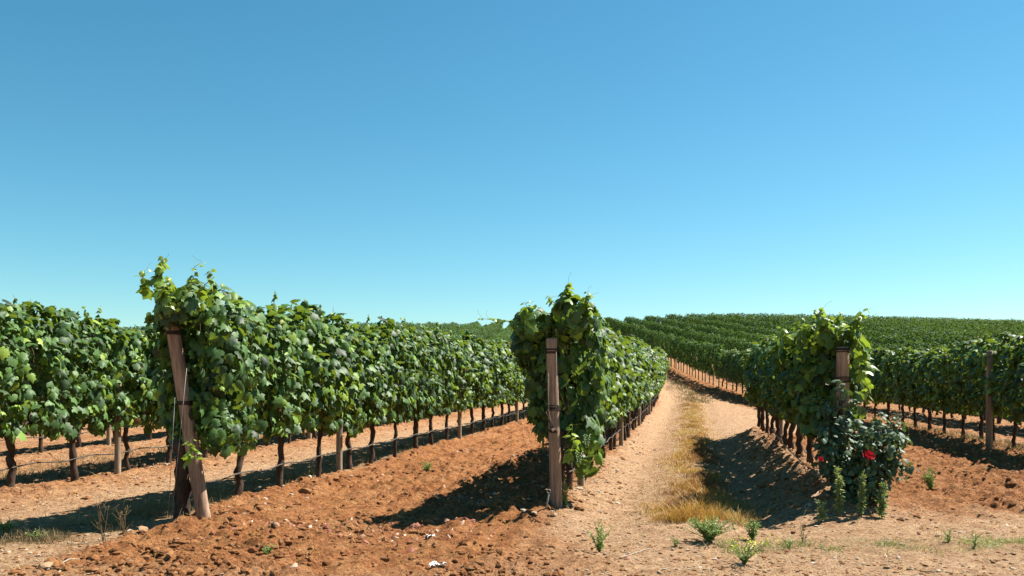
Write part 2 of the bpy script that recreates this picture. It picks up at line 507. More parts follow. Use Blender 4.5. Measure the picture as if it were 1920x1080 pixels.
def place_leaves(P, N, T, size, var, tv, tf, rs):
    """P positions, N normals, T tip directions -> V, F, var"""
    N = N / (np.linalg.norm(N, axis=1)[:, None] + 1e-9)
    T = T - (T * N).sum(1)[:, None] * N
    T /= np.linalg.norm(T, axis=1)[:, None] + 1e-9
    B = np.cross(T, N)
    n, k = len(P), len(tv)
    tv = np.broadcast_to(tv, (n, k, 3)).copy()
    tv[:, :, 2] *= rs.uniform(.4, 2.9, (n, 1)); tv[:, :, 0] *= rs.uniform(.85, 1.15, (n, 1))
    tv[:, :, 2] += rs.uniform(-.25, .25, (n, 1)) * tv[:, :, 0]
    V = P[:, None] + size[:, None, None] * (tv[:, :, :1] * B[:, None] + tv[:, :, 1:2] * T[:, None] + tv[:, :, 2:] * N[:, None])
    F = (tf[None] + (np.arange(n) * k)[:, None, None]).reshape(-1, tf.shape[1])
    return V.reshape(-1, 3), F, np.repeat(var, k)

def unit(rs, n):
    v = rs.normal(size=(n, 3)); return v / np.linalg.norm(v, axis=1)[:, None]

def foliage_points(rs, n, L=1.1, zb=.70, zt=2.22, w=.34, seed=0, endcap=0, topw=1.0):
    """leaf positions and outward directions of one vine's share of the hedge; local y runs along the row"""
    y = rs.uniform(-L / 2, L / 2, n) * 1.04
    top = zt + .24 * (vn(y * 2.2 + 9, y * 0 + seed, 1) - .5) + .12 * (vn(y * 7, y * 0 + seed, 2) - .5)
    bot = zb + .30 * (vn(y * 3.1 + 5, y * 0 + seed, 3) - .35)
    u = rs.uniform(0, 1, n)
    z = bot + (top - bot) * u
    prof = (.55 + .45 * np.sin(np.clip(u, 0, 1) * math.pi * .9 + .25)) * (1 + (topw - 1) * sstep(.5, 1, u))
    prof = prof * sstep(1.06, .86, u)
    ww = w * prof * (.72 + .66 * vn(y * 3.3 + 3, z * 3.3, seed + 4))
    sgn = rs.choice([-1, 1], n)
    gap = sstep(.30, .52, vn(y * 5.2 + 7 + 3 * sgn, z * 4.6, seed + 8))
    dep = (1 - rs.uniform(0, 1, n) ** 1.8 * .7) * (.42 + .58 * gap)
    x = sgn * ww * dep
    out = np.column_stack([sgn * (1 - .3 * u), np.zeros(n), .15 + .5 * u])
    tp = u > .88
    out[tp, 2] += 1.0
    # the open end of a row
    if endcap:
        ne = int(n * .22); e = rs.choice(n, ne, replace=False)
        y[e] = endcap * (L / 2) - endcap * rs.uniform(0, .18, ne); x[e] = rs.uniform(-1, 1, ne) * ww[e]
        out[e] = np.column_stack([x[e] * 1.2, np.full(ne, endcap * 1.0), np.full(ne, .3)])
    return np.column_stack([x, y, z]), out

def orient(rs, out, rnd=.85):
    n = len(out)
    N = out / (np.linalg.norm(out, axis=1)[:, None] + 1e-9) + rnd * unit(rs, n) + np.array([0, 0, .05])
    T = np.array([0, 0, -1.0]) + .45 * out + .6 * unit(rs, n)
    return N, T

def varf(rs, n):
    v = np.clip(rs.beta(1.6, 2.3, n) * .85, 0, .86)
    y = rs.random(n) < .11; v[y] = rs.uniform(.80, .955, y.sum())
    d = rs.random(n) < .0015; v[d] = 1.0
    return v

def vine_foliage_mesh(name, seed, n=900, shoots=2, **kw):
    rs = np.random.RandomState(seed)
    P, out = foliage_points(rs, n, seed=seed, **kw)
    N, T = orient(rs, out)
    size = rs.uniform(.055, .135, n)
    V, F, A = place_leaves(P, N, T, size, varf(rs, n), LT_V, LT_F, rs)
    mb = MB(); mb.add(V, F, 0, A)
    zt = kw.get('zt', 2.22); L = kw.get('L', 1.1)
    for i in range(shoots):
        y0 = rs.uniform(-L / 2, L / 2); x0 = rs.uniform(-.15, .15)
        h = rs.uniform(.05, .17); lean = rs.uniform(-.10, .10, 2)
        path = [(x0 + lean[0] * t, y0 + lean[1] * t, zt - .15 + (h + .15) * t) for t in np.linspace(0, 1, 5)]
        mb.tube(path, np.linspace(.004, .002, 5), 5, 1)
        m = 7; t = rs.uniform(.3, 1, m)
        PP = np.column_stack([x0 + lean[0] * t, y0 + lean[1] * t, zt - .15 + (h + .15) * t])
        o = unit(rs, m); o[:, 2] *= .4
        V, F, A = place_leaves(PP, o + np.array([0, 0, .9]), o, rs.uniform(.05, .11, m) * (1.2 - .6 * t), rs.uniform(.5, .93, m), LT_V, LT_F, rs)
        mb.add(V, F, 0, A)
    # canes inside the leaf wall
    for i in range(9):
        y0 = rs.uniform(-L / 2, L / 2); x0 = rs.uniform(-.06, .06)
        zz = np.linspace(.78, zt - rs.uniform(.05, .3), 6)
        path = [(x0 + rs.uniform(-.06, .06), y0 + rs.uniform(-.05, .05), z) for z in zz]
        mb.tube(path, np.linspace(.006, .003, 6), 5, 1)
    return mb.mesh(name, [M_LEAF, M_CANE])

def vine_trunk_mesh(name, seed, r0=.033, ground=-.12, arms=(-1, 1)):
    rs = np.random.RandomState(seed)
    mb = MB()
    n = 15
    z = np.linspace(ground, .80, n)
    a = rs.uniform(-1, 1, 4)
    t = np.linspace(0, 1, n)
    x = .035 * a[0] * np.sin(t * 3.1 + a[2]) + .008 * rs.normal(size=n)
    y = .05 * a[1] * np.sin(t * 3.6 + a[3] * 2) + .010 * rs.normal(size=n) + .05 * a[2] * (t - .5)
    rad = r0 * (1.15 - .25 * t + .35 * np.exp(-(t / .12) ** 2) + .25 * np.exp(-((t - .95) / .1) ** 2)) * rs.uniform(.88, 1.14, n)
    mb.tube(np.column_stack([x, y, z]), rad, 9, 0, .5, rs, .16)
    for s in arms:
        m = 8; q = np.linspace(0, 1, m)
        yy = y[-1] + s * .52 * q
        zz = .74 + .09 * np.sin(q * 1.7) + .012 * rs.normal(size=m)
        mb.tube(np.column_stack([x[-1] * (1 - q) + .01 * rs.normal(size=m), yy, zz]), r0 * (.8 - .4 * q) * rs.uniform(.85, 1.2, m), 7, 0, .5, rs, .15)
        for j in range(4):
            b = rs.randint(2, m)
            mb.tube([(0, yy[b], zz[b]), (rs.uniform(-.03, .03), yy[b], zz[b] + .08), (rs.uniform(-.06, .06), yy[b] + rs.uniform(-.03, .03), zz[b] + .2)], [.012, .008, .005], 5, 0)
    return mb.mesh(name, [M_BARK])

NV = 9
FOL = [vine_foliage_mesh('foliage', 100 + i, n=1000, shoots=(2, 0, 3, 1, 2, 4, 1, 2, 3)[i % 9]) for i in range(NV)]
TRK = [vine_trunk_mesh('trunk', 300 + i, r0=[.030, .036, .033][i % 3]) for i in range(NV)]

# ---------------------------------------------------------------- the rows of vines
def heading(k, y):
    return -math.atan2(rowx(k, y + .5) - rowx(k, y - .5), 1.0)

ORD = ['first', 'second', 'third', 'fourth', 'fifth', 'sixth', 'seventh', 'eighth', 'ninth', 'tenth', 'eleventh', 'twelfth',
       'thirteenth', 'fourteenth', 'fifteenth', 'sixteenth', 'seventeenth', 'eighteenth', 'nineteenth']
TENS = {2: 'twent', 3: 'thirt', 4: 'fort', 5: 'fift', 6: 'sixt', 7: 'sevent', 8: 'eight', 9: 'ninet'}
def ordw(n):
    if n < 20: return ORD[n - 1]
    if n >= 100: return 'hundredth' if n == 100 else 'hundred-and-' + ordw(n - 100)
    t = TENS[n // 10]
    return t + 'ieth' if n % 10 == 0 else t + 'y-' + ORD[n % 10 - 1]
ROWTXT = {1: 'sunlit row behind the leaning post', 2: 'row behind the upright post left of the track',
          3: 'shaded row behind the rose bush', 0: 'row left of the leaning post',
          4: 'first row right of the rose bush'}
def rowtxt(k):
    if k in ROWTXT: return ROWTXT[k]
    if k < 0: return '%s row behind the leftmost row' % ORD[-k - 1]
    return '%s row right of the rose bush' % ORD[k - 4]

cands = []
for k in KS:
    s = start(k); i = 0
    while True:
        y = s + i * 1.0
        if y > (134 if k >= 4 else {3: 19.7, 2: 42.5}.get(k, 131)): break
        x = rowx(k, y)
        c = (x, y)
        u = 960 + 1600 * x / y
        vis = -110 < u < 2030
        if k <= -1 and y < 60 and i >= 0:
            pass
        if vis: cands.append((y + (2.5 * abs(k + .5) if k < 0 else 1.6 * max(0, k - 4)), k, i, x, y))
        i += 1
cands.sort()
NEAR = cands[:300]; FAR = cands[300:]
print('vines near', len(NEAR), 'far', len(FAR), 'depth', NEAR[-1][4])

rsv = random.Random(4)
first = {}
for key in NEAR:
    _, k, i, x, y = key
    kk = (k,)
    first.setdefault(k, []).append((i, x, y))
GRP = 'grapevines trained in rows'
skip_foliage = {}
HERO = {}
for k in sorted(first):
    lst = sorted(first[k])
    for num, (i, x, y) in enumerate(lst):
        vx = x + rsv.uniform(-.03, .03); vy = y + rsv.uniform(-.08, .08)
        root = empty('grapevine', (vx, vy, gz(vx, vy)), heading(k, y) + rsv.uniform(-.03, .03))
        if k in (1, 2, 3):
            lab = '%s grapevine from the front, %s' % (ordw(i + 1), ROWTXT[k])
        else:
            lab = '%s grapevine from the near end, %s' % (ordw(num + 1), rowtxt(k))
        tag(root, lab, 'grapevine', GRP)
        hs = {0: 1.01, 1: .99, 2: .925, 3: .83, 4: .91}.get(k, .93 if k > 4 else 1.02)
        if not (k in (1, 2, 3) and i == 0):
            f = add('foliage', FOL[rsv.randrange(NV)], root)
            f.scale = (rsv.uniform(.9, 1.15), rsv.uniform(1.0, 1.08), hs * rsv.uniform(.95, 1.045))
            if rsv.random() < .5: f.rotation_euler = (0, 0, math.pi)
            if k == 3: f.scale.x *= .92
            if k in (2, 3): f.location.z = .07
        t = add('trunk', TRK[rsv.randrange(NV)], root)
        t.rotation_euler = (0, 0, rsv.choice([0, math.pi])); t.scale = (rsv.uniform(.9, 1.25),) * 2 + (rsv.uniform(.97, 1.03),)
        if k in (1, 2, 3) and i == 0:
            HERO[k] = root
            if k == 1: t.data = vine_trunk_mesh('trunk', 411, r0=.072, arms=(1,)); t.scale = (1, 1, 1); t.rotation_euler = (0, 0, 0); t.location = (-.09, 0, 0)

# end vines with their overhanging heads
def hero(k, seed, n, zt, w, L, extra, sh=.5):
    mb = MB(); rs = np.random.RandomState(seed)
    P, out = foliage_points(rs, n, L=L, zt=zt, w=w, seed=seed, endcap=-1, zb=.70, topw=1.15)
    P[:, 1] += sh
    for (cx, cy, cz, rx, ry, rz, m) in extra:
        q = unit(rs, m); rr = rs.uniform(.35, 1, m)[:, None] ** .5
        P = np.vstack([P, q * rr * np.array([rx, ry, rz]) + np.array([cx, cy, cz])]); out = np.vstack([out, q * 1.2 + np.array([0, 0, .15])])
    N, T = orient(rs, out, .6)
    m = len(P)
    V, F, A = place_leaves(P, N, T, rs.uniform(.055, .135, m), varf(rs, m), LT_V, LT_F, rs)
    mb.add(V, F, 0, A)
    for i in range(10):
        y0 = rs.uniform(-L / 2, L / 2) + sh + .05
        zz = np.linspace(.78, zt - .25, 6)
        mb.tube([(rs.uniform(-.08, .08), y0 + rs.uniform(-.06, .06), z) for z in zz], np.linspace(.007, .003, 6), 5, 1)
    return add('foliage', mb.mesh('foliage', [M_LEAF, M_CANE]), HERO[k])

def shoots(k, seed, specs, mat):
    """upright young shoots: (x, y, z0, height, leanx, leany, leaves, size)"""
    rs = np.random.RandomState(seed)
    for (x, y, z0, h, lx, ly, m, sz) in specs:
        mb = MB()
        tt = np.linspace(0, 1, 7)
        wob = .02 * rs.normal(size=(7, 2))
        path = np.column_stack([x + lx * tt ** 1.3 + wob[:, 0], y + ly * tt ** 1.3 + wob[:, 1], z0 + h * tt])
        mb.tube(path, np.linspace(.006, .0018, 7), 5, 1)
        t = np.linspace(.08, 1, m)
        PP = np.column_stack([np.interp(t, tt, path[:, j]) for j in range(3)])
        o = unit(rs, m); o[:, 2] = np.abs(o[:, 2]) * .3
        V, F, A = place_leaves(PP + o * .03, o * .5 + np.array([0, 0, .8]) + .5 * unit(rs, m), o + np.array([0, 0, -.3]), sz * (1.15 - .75 * t) * rs.uniform(.8, 1.2, m), np.clip(.25 + .6 * t + .12 * rs.normal(size=m), 0, 1), LT_V, LT_F, rs)
        mb.add(V, F, 0, A)
        for q in range(2):   # curling tendrils
            b = path[-1 - q]; d = unit(rs, 1)[0]
            mb.tube([b + d * .02 * j + np.array([0, 0, .012 * j * (1 if q else .5)]) + .008 * np.array([math.sin(j * 1.7), math.cos(j * 1.7), 0]) for j in range(6)], .0012, 4, 1)
        add('shoot', mb.mesh('shoot', [mat, M_WEEDSTEM]), HERO[k])

hero(1, 51, 1150, 2.28, .36, .9, [(.03, -.18, 2.08, .24, .24, .20, 150), (.26, .25, 1.45, .26, .3, .7, 110), (-.22, .16, 1.45, .13, .22, .75, 150), (.30, .10, .85, .18, .22, .22, 60)], .38)
shoots(1, 61, [(-.08, -.30, 2.15, .38, .0, -.02, 24, .13), (.12, -.2, 2.15, .34, .12, 0, 10, .085), (.02, -.36, 2.02, .30, .03, -.05, 18, .13),
               (-.20, -.3, 2.2, .22, -.08, 0, 10, .11), (.22, -.35, .62, .20, .05, -.05, 14, .10), (.25, -.2, 2.2, .22, .15, 0, 9, .10)], M_LEAF_YOUNG)
hero(2, 52, 1150, 2.04, .38, .9, [(-.30, .12, 1.90, .26, .26, .22, 140), (-.40, .2, 1.72, .17, .22, .30, 110), (.14, .05, 1.98, .26, .26, .24, 160), (-.16, .25, 1.3, .26, .2, .62, 110), (.26, .1, .66, .18, .25, .40, 110)], .52)
shoots(2, 62, [(.10, -.1, 2.1, .22, .0, 0, 18, .12), (.25, -.1, 2.02, .20, .06, 0, 14, .11), (-.32, -.1, 2.0, .14, -.03, 0, 9, .09),
               (-.45, -.1, 1.92, .05, -.38, 0, 12, .09), (-.05, -.1, 2.05, .14, -.05, -.05, 9, .1), (.22, -.42, .55, .32, .02, -.03, 14, .10)], M_LEAF_YOUNG)
hero(3, 53, 1100, 1.74, .36, .9, [(-.34, .55, 1.52, .28, .3, .24, 150), (-.05, .15, 1.68, .34, .22, .13, 110), (-.02, .25, .72, .30, .30, .34, 150), (.22, -.05, 1.2, .10, .12, .6, 60)], .62)
shoots(3, 63, [(-.08, -.1, 1.70, .26, -.06, 0, 14, .13), (.12, -.1, 1.70, .24, .18, 0, 14, .13), (-.45, .2, 1.62, .16, -.1, 0, 11, .11),
               (.24, -.25, 1.68, -.72, .06, -.04, 15, .14), (-.3, .1, 1.65, .14, .08, 0, 9, .11)], M_LEAF_YOUNG)

# green grapes low on the first vine of the centre row
def grapes(root, loc, n=34, s=1.0):
    mb = MB(); rs = np.random.RandomState(8)
    import bmesh
    bm = bmesh.new(); bmesh.ops.create_icosphere(bm, subdivisions=2, radius=1)
    bv = np.array([v.co[:] for v in bm.verts]); bf = np.array([[v.index for v in f.verts] for f in bm.faces]); bm.free()
    for i in range(n):
        t = i / n; a = i * 2.4
        r = .035 * (1 - t * .75)
        mb.add(bv * .0085 * s + np.array([r * math.cos(a), r * math.sin(a), -.13 * t]) * s, bf, 0)
    mb.tube([(0, 0, .05), (0, 0, 0)], .002, 5, 1)
    return add('grape_cluster', mb.mesh('grape_cluster', [M_GRAPE, M_WEEDSTEM]), root, loc)
grapes(HERO[2], (.30, -.62, .62))
grapes(HERO[2], (.36, -.50, .78))

# far vines, too many to count
def far_vines():
    rs = np.random.RandomState(77)
    mb = MB()
    tv, tf = tube([(0, 0, -.1), (.01, .01, .35), (0, -.01, .8)], [.035, .028, .032], 4, None, 0, False)
    Vs, Fs, As, nb = [], [], [], 0
    Ps, Os, Ss = [], [], []
    for (_, k, i, x, y) in FAR:
        x += rs.uniform(-.05, .05); z0 = gz(x, y)
        n = (420 if y < 60 else (300 if y < 100 else 190)) if k < 12 else 130
        P, out = foliage_points(rs, n, L=1.12, zt=2.25 + .12 * rs.normal() * .6, w=.31 * rs.uniform(.85, 1.15), seed=i + 7 * k)
        h = heading(k, y); c, s = math.cos(h), math.sin(h)
        Rm = np.array([[c, -s, 0], [s, c, 0], [0, 0, 1]])
        Ps.append(P @ Rm.T + np.array([x, y, z0])); Os.append(out @ Rm.T)
        Ss.append(rs.uniform(.09, .16, n) * (1 + .25 * sstep(60, 130, y)))
        if k <= 12 or y < 40: mb.add(tv * np.array([1, 1, 1.0]) + np.array([x, y, z0]), tf, 1)
    P = np.vstack(Ps); out = np.vstack(Os); sz = np.concatenate(Ss)
    N, T = orient(rs, out, .6)
    V, F, A = place_leaves(P, N, T, sz, varf(rs, len(P)) * .5, LQ_V, LQ_F, rs)
    mb.add(V, F, 0, A)
    o = add('distant_vines', mb.mesh('distant_vines', [M_LEAF_FAR, M_BARK]))
    tag(o, 'mass of distant green vine rows covering the hill up to the skyline', 'vines', kind='stuff')
    print('far leaves', len(P))
far_vines()

# ---------------------------------------------------------------- posts, hoses and wires
def post_mesh(h, r, seed, lean=(0, 0), mat=M_POST):
    rs = np.random.RandomState(seed); mb = MB()
    n = 14; t = np.linspace(0, 1, n)
    t = np.concatenate([t, [1.0, 1.0]])
    rad = r * (1.08 - .14 * t) * np.concatenate([rs.uniform(.975, 1.025, n), [.97, .80]])
    z = -.2 + (h + .2) * t; z[-2] += .003; z[-1] += .012
    x = lean[0] * z / h; y = lean[1] * z / h
    mb.tube(np.column_stack([x, y, z]), rad, 16, 0, .5, rs, .025)
    return mb.mesh('wooden_post', [mat])

def post(loc, h, r, seed, lean, label, group, mat=M_POST, bands=(), name='trellis_post'):
    root = empty(name, loc)
    tag(root, label, 'post', group)
    add('shaft', post_mesh(h, r, seed, lean, mat), root)
    rs = np.random.RandomState(seed + 1)
    for bz in bands:
        mb = MB()
        for j in range(4):
            z0 = bz + j * .013 + rs.uniform(-.004, .004); cx, cy = lean[0] * z0 / h, lean[1] * z0 / h
            rr = r * (1.10 - .14 * z0 / h) + .004
            tilt = rs.uniform(-.012, .012)
            mb.tube([(cx + rr * math.cos(a), cy + rr * math.sin(a), z0 + tilt * math.sin(a)) for a in np.linspace(0, 2 * math.pi, 21)], .0055, 6, 0)
        # twisted tail
        mb.tube([(cx + rr, cy - .02, bz + .02), (cx + rr + .05, cy - .05, bz - .02), (cx + rr + .09, cy - .06, bz - .06)], .003, 5, 0)
        add('wire_band', mb.mesh('wire_band', [M_BAND]), root)
    return root

p1 = px(383, 983); p2 = px(1044, 968); p3 = px(1583, 962)
E1 = post((p1.x, p1.y, gz(p1.x, p1.y)), 1.94, .065, 1, (-.27, -.12), 'thick weathered end post leaning left with dark wire bands, tallest at left', 'row end posts', bands=(1.14, 1.82), name='end_post')
E2 = post((p2.x, p2.y, gz(p2.x, p2.y)), 1.74, .059, 2, (-.06, -.06), 'upright round brown end post with bare top left of the track', 'row end posts', bands=(1.02, 1.60), name='end_post')
E3 = post((p3.x, p3.y + .02, gz(p3.x, p3.y)), 1.54, .067, 3, (-.03, -.05), 'brown end post rising above the red rose bush', 'row end posts', bands=(1.18, 1.50), name='end_post')

def line_post(k, y, num, h=1.75, r=.042, dx=.05, mat=M_POST_GREY, lab=None):
    x = rowx(k, y) + dx
    lab = lab or '%s round timber line post in the %s' % (ORD[num], ROWTXT.get(k) or rowtxt(k))
    return post((x, y, gz(x, y)), h, r, 140 + k * 7 + num, (0.01, .0), lab, 'line posts between the vines', mat)
for k, ys in {0: [11.75, 17.7, 23.6], 1: [11.80, 18.0, 24.0, 30.0], 2: [10.4, 16.6, 22.6, 28.6], 3: [15.2], 5: [23.9], 4: [29.5, 35.5], -1: [16.5]}.items():
    for i, y in enumerate(ys):
        line_post(k, y, i)
yy4 = 15.8
line_post(4, yy4, 0, h=1.88, r=.055, dx=-.36, mat=M_POST_GREY, lab='grey timber line post showing in front of the leaves at far right')

def hose(k, y0, y1, z, label, seed=0, r=.009):
    ys = np.arange(y0, y1, .25)
    xs = np.array([rowx(k, v) for v in ys]) + .045
    zs = np.array([float(hill(np.array([a]), np.array([b]))[0]) for a, b in zip(xs, ys)])
    sag = z + .05 + .018 * np.sin(ys * 2 * math.pi / 1.0) + .02 * (vn(ys * .3, ys * 0, 3) - .5)
    mb = MB(); mb.tube(np.column_stack([xs, ys, zs + sag]), r, 6)
    return tag(add('drip_hose', mb.mesh('drip_hose', [M_HOSE])), label, 'hose', 'drip hoses along the rows')
for k, y0, y1, lb in ((0, 8.0, 46, 'black drip hose strung along the leftmost near row'), (1, 8.35, 48, 'black drip hose strung behind the leaning end post along its row'),
                      (-1, 8.0, 40, 'black drip hose seen between the trunks behind the leftmost near row'),
                      (2, 9.0, 42, 'black drip hose along the row left of the track'), (3, 9.2, 19.5, 'black drip hose along the shaded row right of the track'),
                      (4, 9.4, 48, 'black drip hose along the nearest row right of the rose bush'), (5, 12, 40, 'black drip hose along the second row right of the rose bush')):
    hose(k, y0, y1, .34, lb, k)

def wire(P, label, group, r=.0022, name='wire'):
    mb = MB(); mb.tube(P, r, 5)
    return tag(add(name, mb.mesh(name, [M_WIRE])), label, 'wire', group)
def g_at(p): return Vector((p.x, p.y, gz(p.x, p.y)))
a = px(318, 990); b = px(328, 745, d=8.05)
wire([(a.x, a.y - .05, -.02), (b.x, b.y, b.z)], 'thin anchor wire dropping straight down left of the leaning post', 'anchor wires', name='anchor_wire')
a = px(322, 990); b = px(350, 690, d=8.06)
wire([(a.x, a.y - .04, -.02), ((a.x + b.x) / 2 + .01, b.y - .01, (b.z) / 2), (b.x, b.y, b.z)], 'thin anchor wire fastened around the leaning post', 'anchor wires', name='anchor_wire')
a = px(1031, 965); b = px(1028, 700, d=8.55)
wire([(a.x, a.y - .05, 0), (b.x, b.y, b.z)], 'left anchor wire hanging down the upright end post', 'anchor wires', name='anchor_wire')
a = px(1040, 965); b = px(1043, 660, d=8.55)
wire([(a.x, a.y - .08, 0), (b.x, b.y, b.z)], 'right anchor wire hanging down the upright end post', 'anchor wires', name='anchor_wire')
a = px(1019, 972); b = px(1029, 925, d=8.5)
rod = MB(); rod.tube([(a.x, a.y - .05, -.03), (b.x, b.y, b.z)], .009, 8); rod.tube([(b.x + .018 * math.cos(t), b.y, b.z + .02 + .018 * math.sin(t)) for t in np.linspace(0, 6.28, 13)], .004, 6)
tag(add('anchor_rod', rod.mesh('anchor_rod', [M_WIRE])), 'short steel anchor rod with an eye at the foot of the upright post', 'rod')

# ---------------------------------------------------------------- rose bush
def rose_bush():
    rs = np.random.RandomState(5)
    c = px(1608, 968)
    root = empty('rose_bush', (c.x, c.y - .10, gz(c.x, c.y - .1)))
    tag(root, 'rose bush with small blue-green leaves and red blooms at row end', 'rose bush')
    st = MB(); lf = MB()
    stems = []
    for i in range(28):
        a = rs.uniform(0, 2 * math.pi); sp = rs.uniform(.06, .27); h = rs.uniform(.30, .86)
        if i == 0: a, sp, h = 2.9, .18, 1.16
        if i == 1: a, sp, h = .3, .36, .98
        if i == 2: a, sp, h = 3.2, .34, .75
        if i in (3, 4, 5): a, sp, h = 2.2 + .4 * (i - 3), .14 + .05 * (i - 3), 1.14 - .1 * (i - 3)
        if i in (6, 7): a, sp, h = .2, .3 + .05 * (i - 6), .92
        t = np.linspace(0, 1, 8)
        path = np.column_stack([.12 * math.cos(a) + sp * math.cos(a) * t ** 1.3 + .02 * rs.normal(size=8), .10 * math.sin(a) + .75 * sp * math.sin(a) * t ** 1.3 + .02 * rs.normal(size=8), -.03 + h * t])
        st.tube(path, np.linspace(.010, .003, 8), 6); stems.append(path)
        for j in range(3):
            b = path[rs.randint(3, 8)]; d = unit(rs, 1)[0]; d[2] = abs(d[2]) * .6 + .1
            tw = np.array([b + d * .22 * q for q in np.linspace(0, 1, 5)]); st.tube(tw, np.linspace(.004, .0018, 5), 5); stems.append(tw)
    Ps, Os = [], []
    for s in stems:
        m = 13 if len(s) == 8 else 8
        t = rs.uniform(.10 if len(s) == 8 else .05, 1, m) * (len(s) - 1)
        PP = np.column_stack([np.interp(t, np.arange(len(s)), s[:, j]) for j in range(3)])
        o = unit(rs, m)
        for q in range(3):
            Ps.append(PP + o * rs.uniform(.02, .09, (m, 1)) + .018 * rs.normal(size=(m, 3))); Os.append(o)
    P = np.vstack(Ps); o = np.vstack(Os)
    P[:, 2] = np.maximum(P[:, 2], .02)
    V, F, A = place_leaves(P, o * .6 + np.array([0, -.15, .6]) + .45 * unit(rs, len(P)), o + np.array([0, 0, -.25]) + .4 * unit(rs, len(P)), rs.uniform(.045, .085, len(P)), rs.beta(2, 2.4, len(P)) * .93, LO_V * np.array([1.25, 1, 1]), LS_F, rs)
    lf.add(V, F, 0, A)
    add('stems', st.mesh('stems', [M_STEM]), root)
    add('foliage', lf.mesh('foliage', [M_ROSE_LEAF]), root)
    def bloom(loc, s, n):
        mb = MB(); q = 0
        for ring in range(4):
            m = 3 + ring * 2
            for j in range(m):
                a = 2 * math.pi * j / m + ring * .7
                openk = .25 + ring * .28
                o = np.array([[math.cos(a), math.sin(a), 0]])
                N = -o * (1.2 - openk * .7) + np.array([[0, 0, .3 + openk * .6]])
                T = o * openk + np.array([[0, 0, 1.1 - openk * .6]])
                V, F, A = place_leaves(o * .006 * (ring + .3) * s / .04, N, T, np.array([s * (.85 + .12 * ring)]), rs.uniform(0, 1, 1), LO_V * np.array([1.7, 1, -1.5]), LS_F, rs)
                mb.add(V, F, 0, A)
        mb.tube([(0, 0, -.06), (0, 0, 0)], .004, 6, 1)
        b = add('rose_bloom', mb.mesh('rose_bloom', [M_PETAL, M_STEM]), root, loc)
        b.rotation_euler = (.75, .1, 0)
        b['label'] = n
    def rel(x, y, dd):
        p = px(x, y, d=c.y - .1 + dd); return (p.x - root.location.x, dd, p.z - root.location.z)
    bloom(rel(1628, 857, -.38), .044, 'large open deep red rose')
    bloom(rel(1658, 840, -.25), .026, 'small red rose bud on the right')
    bloom(rel(1538, 862, -.30), .022, 'small red rose bud on the left')
    return root
rose_bush()

# ---------------------------------------------------------------- weeds and grasses
def blades(mb, pts, h, w, rs, var, lean=.5, curl=.4, mat=0):
    """thin tapering grass blades, three segments"""
    n = len(pts)
    a = rs.uniform(0, 2 * math.pi, n); d = np.column_stack([np.cos(a), np.sin(a), np.zeros(n)])
    b2 = rs.uniform(0, 2 * math.pi, n); s = np.column_stack([np.cos(b2), np.sin(b2), np.zeros(n)])
    ln = rs.uniform(.1, lean, n)[:, None]
    V = np.empty((n, 7, 3))
    for i, (t, ww) in enumerate(((0, 1), (.4, .8), (.75, .5))):
        c = pts + np.array([0, 0, 1.0]) * (h * t * (1 - curl * t * t * .5))[:, None] + d * (h[:, None] * ln * t ** 1.6)
        V[:, 2 * i] = c - s * w[:, None] * ww * .5; V[:, 2 * i + 1] = c + s * w[:, None] * ww * .5
    V[:, 6] = pts + np.array([0, 0, 1.0]) * (h * (1 - curl * .5))[:, None] + d * (h[:, None] * ln)
    base = (np.arange(n) * 7)[:, None, None]
    Q = (np.array([[0, 1, 3, 2], [2, 3, 5, 4]])[None] + base).reshape(-1, 4)
    T = (np.array([[4, 5, 6]])[None] + base).reshape(-1, 3)
    mb.add(V.reshape(-1, 3), [Q, T], mat, np.repeat(var, 7))

def zs(x, y): return shape(x, y) + rough(x, y)

def grass_patch(name, label, mat, n, sampler, h0, h1, w0=.0025, seed=0, lean=.8, lo=0., hi=1., redf=0):
    rs = np.random.RandomState(seed); mb = MB()
    x, y, hs = sampler(rs, n)
    n = len(x)
    clump = vn(x * 5, y * 5, seed + 50)
    keep = rs.random(n) < .05 + 1.3 * sstep(.25, .75, clump) * (.35 + .9 * vn(x * 1.9, y * 1.9, seed + 70))
    x, y, hs, clump = x[keep], y[keep], hs[keep], clump[keep]; n = len(x)
    P = np.column_stack([x, y, zs(x, y) - .01])
    h = rs.uniform(h0, h1, n) * hs * (.55 + .8 * clump)
    big = vn(x * 1.7, y * 1.7, seed + 9)
    red = .45 * redf * sstep(9.3, 10.2, y) * sstep(19, 15.5, y) * sstep(-.25, .15, x - track(y) + .3 * (big - .5))
    h = h * (.55 + .9 * vn(x * 9, y * 9, seed + 3))
    blades(mb, P, h, w0 * (1 + y / 12), rs, np.clip(-red + lo + (hi - lo) * ((big - .5) * 1.5 + .55 + .5 * (rs.random(n) - .5)), 0, 1), lean)
    return tag(add(name, mb.mesh(name, [mat])), label, 'grass', kind='stuff')

